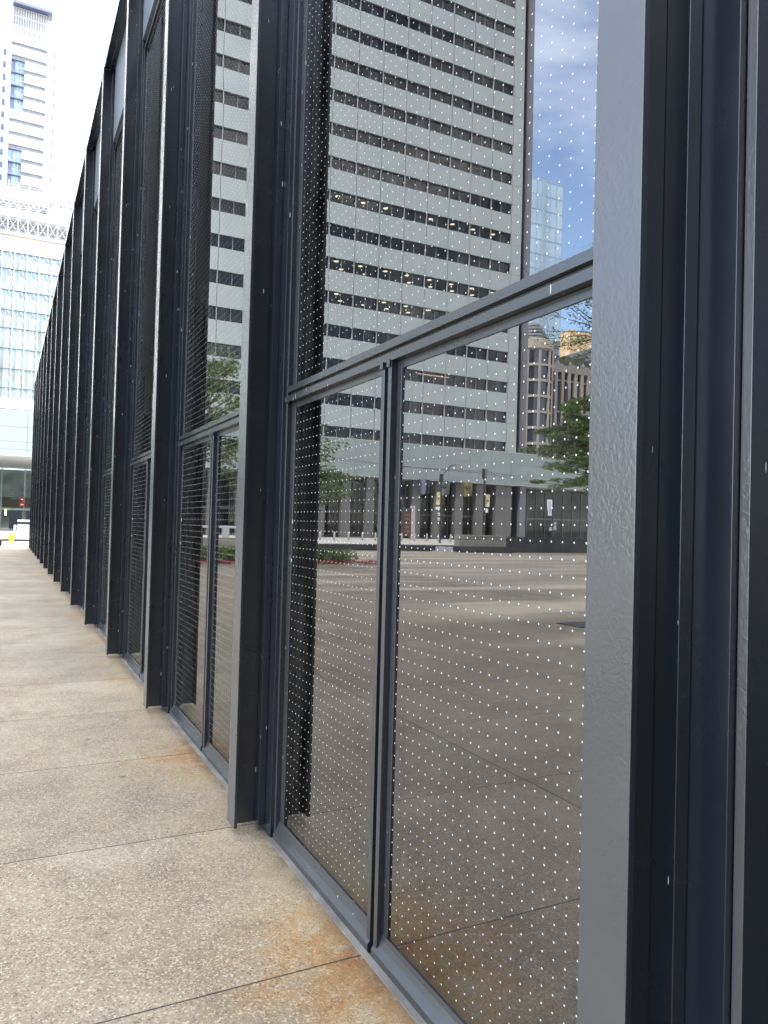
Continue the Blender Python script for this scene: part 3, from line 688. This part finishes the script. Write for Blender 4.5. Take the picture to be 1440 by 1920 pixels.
yb = empty('tan_rooftop_block', (mx(178), 204, 0), 'plain tan block standing above the gridded white building', 'building')
m_ = MB(); m_.box(mx(196), mx(171), 200, 206.4, 0, 71.0); put('block_body', m_.mesh('block_body', mat('tan_render', (.66, .47, .27), .8, var=.03, vscale=.2)), yb)
gr = empty('white_gridded_building', (mx(158), 175, 0), 'white gridded building between the fluted block and the tan block', 'building')
m_ = MB(); m_.box(mx(170), mx(150), 150, 181, 0, 54.6); put('building_body', m_.mesh('building_body', WHITE), gr)
m_ = MB()
for i in range(12): m_.box(mx(150)-.02, mx(150)+.06, 150, 181, 8+4*i-.1, 8+4*i+.1)
for i in range(14): m_.box(mx(150)-.02, mx(150)+.07, 151+2.2*i-.07, 151+2.2*i+.07, 0, 52)
m_.box(mx(150)-.02, mx(150)+.3, 150, 181, 53.2, 54.8)
put('facade_grid', m_.mesh('facade_grid', mat('grey_grid', (.35, .35, .38), .6)), gr)

# ------------------------------------------------------------------ street furniture
def box_thing(name, label, cat, boxes, mats, at=(0, 0, 0), group=None, bevel=.01):
    m_ = MB()
    for b_ in boxes: m_.box(*b_)
    o = put(name, m_.mesh(name, mats), at=at, bevel=bevel); tag(o, label, cat, group); return o
box_thing('granite_bench', 'long low dark granite bench along the plaza edge', 'bench', [(mx(26.2), -.12, 0, .9, .06, .37), (mx(26.0), -.3, .1, .8, 0, .06)], DGRAN, (0, 43.9, 0))
box_thing('granite_bench', 'shorter dark granite bench in front of the inscribed stone wall', 'bench', [(mx(31.8), mx(27.1), 0, .9, .05, .40), (mx(31.6), mx(27.3), .1, .8, 0, .05)], DGRAN, (0, 42.2, 0))
sw = empty('inscribed_wall', (mx(30), 43.4, 0), 'low pale stone wall carrying a line of incised lettering', 'wall')
m_ = MB(); m_.box(mx(31.6), mx(27.7), 43.2, 43.9, 0, .85); m_.box(mx(31.6), mx(27.7), 43.22, 43.9, .85, .88, 1); m_.box(mx(31.6), mx(27.7), 43.2, 43.9, .88, 1.19); put('stone_block', m_.mesh('stone_block', [STONE, DARK]), sw)
tcu = bpy.data.curves.new('lettering', 'FONT'); tcu.body = 'UNITED TERRACE GARDENS'; tcu.size = .20; tcu.extrude = .004; tcu.align_x = 'CENTER'
tob = bpy.data.objects.new('tmp', tcu); COL.objects.link(tob)
dg = bpy.context.evaluated_depsgraph_get(); tme = bpy.data.meshes.new_from_object(tob.evaluated_get(dg)); bpy.data.objects.remove(tob)
tme.materials.clear(); tme.materials.append(mat('incised_dark', (.10, .09, .08), .8))
lt = put('lettering', tme, sw, (mx(29.65), 43.195, .95)); lt.rotation_euler = (rad(90), 0, 0)
box_thing('granite_wall', 'low dark granite wall running on from the inscribed stone wall', 'wall', [(mx(46), mx(31.65), 0, .6, 0, .86), (mx(46), mx(31.65), .02, .6, .89, 1.10), (mx(46), mx(31.65), .05, .6, .86, .89)], DGRAN, (0, 43.25, 0))
box_thing('stone_wall', 'low beige stone planter wall behind the hedge', 'wall', [(mx(11.0), mx(5.4), 0, .5, 0, .85)], STONE, (0, 36, 0))
m_ = MB(); m_.box(mx(11.2), mx(6.6), 0, .3, 1.30, 1.42)
for xp in (11.0, 9.9, 8.0, 6.8): m_.box(mx(xp)-.16, mx(xp)+.16, .02, .28, .0, 1.30)
tag(put('white_rail', m_.mesh('white_rail', OFFW), at=(0, 36.9, 0), bevel=.01), 'white rail on square posts behind the beige planter wall', 'rail')

me_b = MB(); me_b.lathe([(.10, 0), (.10, .85), (.085, .88), (.02, .89)], n=14); me_b = me_b.mesh('bollard', mat('stainless_bollard', (.50, .50, .50), .35, metal=.6), True)
bx = [mx(30.0 + 1.62*i) for i in range(12)]
for i, x in enumerate(bx):
    o = put('bollard', me_b, at=(x, 74, 0)); tag(o, 'slim round steel bollard in the row before the podium columns', 'bollard', 'bollards in front of the podium')
o = put('bollard', me_b, at=(.78, 73, 0)); o.scale = (1.1, 1.1, 1.0); tag(o, 'single pale bollard beside the white kiosk, behind the hydrant', 'bollard')
ks = empty('kiosk', (1.9, 73.6, 0), 'low white and grey guard kiosk with a flat top', 'kiosk')
m_ = MB(); m_.box(.98, 3.6, 73.2, 74.4, 1.18, 1.34); put('top', m_.mesh('top', OFFW), ks)
m_ = MB(); m_.box(1.05, 3.5, 73.4, 74.3, .95, 1.18); put('dark_band', m_.mesh('dark_band', BLACKM), ks)
m_ = MB(); m_.box(.98, 1.62, 73.25, 74.4, 0, .95); m_.box(1.62, 3.6, 73.3, 74.4, 0, .95, 1); put('base', m_.mesh('base', [mat('kiosk_pale', (.55, .55, .55), .6), mat('kiosk_grey', (.38, .39, .42), .6)]), ks)

hy = empty('fire_hydrant', (.37, 49.8, 0), 'yellow fire hydrant standing at the kerb beyond the pavilion', 'fire hydrant')
m_ = MB(); m_.lathe([(.17, 0), (.17, .04), (.13, .05), (.125, .46), (.155, .47), (.155, .50), (.13, .51), (.125, .58), (.09, .65), (.04, .68)], .37, 49.8, 20); put('body', m_.mesh('body', YEL, True), hy)
m_ = MB(); m_.tube([(.37-.20, 49.8, .42), (.37+.20, 49.8, .42)], [.062, .062], 10); m_.tube([(.37, 49.8, .40), (.37, 49.58, .40)], [.08, .08], 12); put('outlets', m_.mesh('outlets', YEL), hy)
m_ = MB(); m_.lathe([(.03, .67), (.03, .72), (.01, .725)], .37, 49.8, 5); put('top_nut', m_.mesh('top_nut', YEL), hy)

# street lamp, signal poles, banners
PY = 66.0
def banner(xp, z0, z1, w, cols, name, label, art=True):
    m_ = MB(); x0 = mx(xp); 
    n = 6
    for i in range(n):
        za, zb = z0+(z1-z0)*i/n, z0+(z1-z0)*(i+1)/n
        wa = .04*math.sin(i*1.1); wb = .04*math.sin((i+1)*1.1)
        m_.poly([(x0, PY-.02+wa, za), (x0-w*(.8+.2*i/n), PY-.02-wa, za), (x0-w*(.8+.2*(i+1)/n), PY-.02-wb, zb), (x0, PY-.02+wb, zb)], 0)
    if art: m_.box(x0-w*.62, x0-w*.3, PY-.075, PY-.068, z0+(z1-z0)*.42, z0+(z1-z0)*.58, 1); m_.box(x0-w*.75, x0-w*.15, PY-.072, PY-.065, z0+.05, z0+(z1-z0)*.16, 2)
    else:
        for i in range(7): m_.box(x0-w*.62, x0-w*.35, PY-.075, PY-.068, z0+(z1-z0)*(.15+.11*i), z0+(z1-z0)*(.20+.11*i), 1)
    o = put(name, m_.mesh(name, cols), at=(0, 0, 0)); tag(o, label, 'banner'); return o
YB_ = mat('banner_yellow', (.66, .58, .26), .7); DK = mat('banner_ink', (.10, .09, .12), .7)
lp = empty('street_lamp', (mx(39.9), PY, 0), 'dark street lamp with a curved arm in front of the podium', 'street lamp')
m_ = MB(); x = mx(39.9); m_.tube([(x, PY, 0), (x, PY, 7.1)], [.11, .075], 10); m_.box(x-.16, x+.16, PY-.12, PY+.12, 6.3, 7.15); put('pole', m_.mesh('pole', BLACKM), lp)
m_ = MB(); m_.tube([(x, PY, 6.9), (x-.35, PY, 7.25), (x-.9, PY, 7.9), (x-1.3, PY, 8.15), (x-1.7, PY, 8.2)], .045, 8); put('arm', m_.mesh('arm', BLACKM), lp)
m_ = MB(); m_.box(x-2.25, x-1.6, PY-.12, PY+.12, 8.15, 8.24); put('lamp_head', m_.mesh('lamp_head', GREY), lp)
banner(39.35, 3.95, 5.25, .50, [YB_, DK, OFFW], 'banner', 'yellow banner hanging from the street lamp with the curved arm')
o = box_thing('direction_sign', 'white arrow-shaped sign on the street lamp', 'sign', [(x+.15, x+.68, -.03, -.01, 3.45, 3.75)], OFFW, (0, PY-.12, 0), bevel=0)
for z, lab in ((2.85, 'upper small square parking sign on the street lamp'), (2.35, 'lower small square parking sign on the street lamp')):
    box_thing('parking_sign', lab, 'sign', [(x+.15, x+.42, -.03, -.01, z, z+.3), (x+.22, x+.35, -.036, -.031, z+.1, z+.2, 1)], [OFFW, DK], (0, PY-.12, 0), bevel=0)
sp_ = empty('signal_pole', (mx(45.3), PY, 0), 'tall black pole with a traffic signal head on top', 'pole')
x = mx(45.3); m_ = MB(); m_.tube([(x, PY, 0), (x, PY, 7.2)], [.14, .12], 10); put('pole', m_.mesh('pole', BLACKM), sp_)
m_ = MB(); m_.box(x-.2, x+.2, PY-.2, PY+.2, 7.0, 8.0)
for z in (7.2, 7.5, 7.8): m_.tube([(x, PY-.2, z), (x, PY-.32, z)], .1, 10, 1)
put('signal_head', m_.mesh('signal_head', [BLACKM, GREY]), sp_)
banner(45.45, 3.95, 5.3, .62, [YB_, DK, OFFW], 'banner', 'yellow banner hanging from the traffic signal pole')
box_thing('pole_sign', 'small white sign under the banner on the signal pole', 'sign', [(x-.40, x-.08, -.03, -.01, 3.35, 3.8)], OFFW, (0, PY-.14, 0), bevel=0)
x = mx(54.6); p3 = empty('slim_pole', (x, PY, 0), 'slim dark pole beside the dark lobby', 'pole')
m_ = MB(); m_.tube([(x, PY, 0), (x, PY, 6.1)], [.08, .06], 8); put('pole', m_.mesh('pole', BLACKM), p3)
banner(54.5, 3.3, 5.1, -.72, [OFFW, mat('banner_blue', (.15, .25, .45), .7), OFFW], 'banner', 'white banner with blue lettering on the slim pole', art=False)
box_thing('small_sign', 'pair of small pale signs low on the slim pole', 'sign', [(x-.5, x-.12, -.03, -.01, 1.7, 2.2), (x+.1, x+.5, -.03, -.01, 1.6, 2.0), (x-.5, x-.12, -.03, -.01, 2.3, 2.6)], mat('dull_sign', (.40, .40, .45), .6), (0, PY-.1, 0), bevel=0)
def wire(name, pts, label):
    m_ = MB(); out = []
    for (p, q) in zip(pts[:-1], pts[1:]):
        for i in range(9):
            t = i/8; v = Vector(p).lerp(Vector(q), t); v.z -= .5*4*t*(1-t)*.6; out.append(v)
    m_.tube(out, .02, 5); o = put(name, m_.mesh(name, BLACKM)); tag(o, label, 'cable')
wire('overhead_cable', [(mx(20), PY, 8.3), (mx(45.3), PY, 7.75), (mx(66), PY+2, 7.3)], 'upper overhead cable strung past the signal pole')
wire('overhead_cable', [(mx(20), PY+1.5, 8.9), (mx(45.3), PY+.2, 7.55), (mx(66), PY, 6.7)], 'lower overhead cable strung past the signal pole')
py_ = empty('pylon_sign', (mx(44.2), 80, 0), 'upright pylon sign with a pale pink edge and dark face', 'sign')
m_ = MB(); m_.box(mx(44.6), mx(44.1), 79.8, 80.2, 0, 4.2); put('pale_edge', m_.mesh('pale_edge', mat('pale_pink', (.42, .36, .36), .6)), py_)
m_ = MB(); m_.box(mx(44.1), mx(42.9), 79.85, 80.15, .5, 3.9); m_.m = 1
for i in range(5): m_.box(mx(43.9), mx(43.2), 79.82, 79.85, 1.0+i*.5, 1.12+i*.5)
put('dark_face', m_.mesh('dark_face', [mat('brown_face', (.06, .035, .035), .5), mat('dull_red_mark', (.3, .10, .09), .6)]), py_)
for xp, c1, c2, lab, g_ in ((50.4, (.02, .025, .05), (.14, .15, .18), 'navy flag with a pale grey panel hung under the podium', 0), (53.6, (.13, .14, .145), (.05, .055, .06), 'pale grey flag with a dark emblem hung under the podium', 1), (57.4, (.16, .14, .05), (.05, .05, .05), 'dull gold flag with a dark emblem hung under the podium', 2)):
    m_ = MB()
    for i in range(8):
        a = mx(xp+.9) + 1.8*i/8; b_ = a+1.8/8; ya = 87.9+.15*math.sin(i*1.3); yb_ = 87.9+.15*math.sin((i+1)*1.3)
        m_.poly([(a, ya, 6.3-.15*(i % 3)), (b_, yb_, 6.3-.15*((i+1) % 3)), (b_, yb_, 8.1), (a, ya, 8.1)], 1 if 3 <= i <= 6 and g_ == 0 else 0)
    if g_: m_.lathe([(.01, 7.0), (.35, 7.2), (.35, 7.5), (.01, 7.7)], mx(xp), 87.75, 10, 1)
    o = put('hanging_flag', m_.mesh('hanging_flag', [mat('flag_a%d' % g_, c1, .8), mat('flag_b%d' % g_, c2, .8)])); tag(o, lab, 'flag', 'flags hung under the podium')
# floor grating in the plaza
box_thing('floor_grating', 'dark rectangular grating set in the plaza paving', 'grating', [(mx(11.2), mx(8.6), 0, .62, .002, .012)], BLACKM, (0, 9.6, 0), bevel=0)

# ------------------------------------------------------------------ trees and planting
LEAF = [mat('locust_leaf_light', (.24, .32, .10), .6, var=.3, vscale=2), mat('locust_leaf_dark', (.12, .18, .055), .6, var=.35, vscale=2)]
def leaves(mb, c, r, n, rr, size=.07, flat=.6):
    for _ in range(n):
        while True:
            d = Vector((rr.uniform(-1, 1), rr.uniform(-1, 1), rr.uniform(-1, 1)))
            if d.length < 1: break
        p = Vector(c) + Vector((d.x*r, d.y*r, d.z*r*flat)); s = size*rr.uniform(.6, 1.4)
        a = Vector((rr.uniform(-1, 1), rr.uniform(-1, 1), rr.uniform(-.5, .5))).normalized(); b = a.cross(Vector((rr.uniform(-1, 1), rr.uniform(-1, 1), rr.uniform(-1, 1)))).normalized()
        mb.poly([p-a*s, p+b*s*.45, p+a*s, p-b*s*.45], 0 if rr.random() < .55 else 1)
def tree(base, h, spread, crown0, label, seed, nl=60, per=90, size=.07):
    rr = random.Random(seed); e = empty('honey_locust_tree', base, label, 'tree')
    bk = MB(); lv_ = MB(); bx_, by_, bz_ = base
    bk.tube([(bx_, by_, bz_), (bx_+.05, by_, crown0*.6), (bx_+rr.uniform(-.2, .2), by_+rr.uniform(-.2, .2), crown0+1)], [.17, .13, .09], 9)
    tops = Vector((bx_, by_, crown0+.6))
    for i in range(nl):
        t = rr.uniform(0, 1); ang = rr.uniform(0, 2*math.pi); zz = crown0 + (h-crown0)*t
        rad_ = spread*(.35+.65*math.sin(math.pi*min(1, .15+t*.85)))*rr.uniform(.35, 1.05)
        tip = Vector((bx_+rad_*math.cos(ang), by_+rad_*math.sin(ang), zz))
        mid = tops.lerp(tip, .5) + Vector((0, 0, .4+rr.uniform(-.2, .3))); st = tops + Vector((0, 0, (h-crown0)*t*.4))
        bk.tube([st, mid, tip], [.045, .022, .008], 5)
        leaves(lv_, tip, rr.uniform(.45, .85), per, rr, size, rr.uniform(.25, .5))
        leaves(lv_, mid.lerp(tip, .4), .45, per//3, rr, size, .4)
    put('trunk', bk.mesh('trunk', BARK), e); put('crown', lv_.mesh('crown', LEAF), e)
tree((mx(37.4), 40.5, 0), 11.0, 5.0, 4.2, 'spreading green tree standing behind the dark granite wall', 11, 150, 190, .095)
tree((mx(23.9), 24.5, 0), 14.2, 3.8, 8.6, 'tall airy tree reaching over the right side of the plaza', 12, 70, 60, .06)
tree((mx(10.4), 28.6, 0), 5.6, 2.6, 2.3, 'feathery young tree at the right end of the flower bed', 13, 55, 110, .07)
tree((mx(7.0), 30.2, 0), 8.6, 2.7, 4.0, 'bright green tree at the left end of the flower bed', 14, 60, 100, .075)
rr = random.Random(5); m_ = MB()
for i in range(26):
    x = mx(6.0 + i*.27); h = .34 if i < 22 else .24
    leaves(m_, (x, 28.5+rr.uniform(-.4, .6), h+.05), .42, 420, rr, .05, .85)
hd = put('hedge', m_.mesh('hedge', LEAF)); tag(hd, 'low green hedge growing in the flower bed', 'hedge')
m_ = MB(); RED = [mat('flower_pink_red', (.55, .05, .09), .6, var=.3, vscale=4), mat('flower_crimson', (.40, .02, .05), .6)]
for i in range(28): leaves(m_, (mx(5.8 + i*.29), 27.7+rr.uniform(-.15, .2), .10), .26, 60, rr, .045, .4)
tag(put('flowers', m_.mesh('flowers', RED)), 'strip of pink-red flowers along the foot of the hedge', 'flowers', kind='stuff')
box_thing('flower_bed_edging', 'thin stone edging round the flower bed', 'edging', [(mx(13.9), mx(5.5), 0, .12, 0, .05), (mx(13.9), mx(5.5), 3.4, 3.52, 0, .05), (mx(13.9), mx(13.78), .12, 3.4, 0, .05)], STONE, (0, 27.3, 0), bevel=.005)
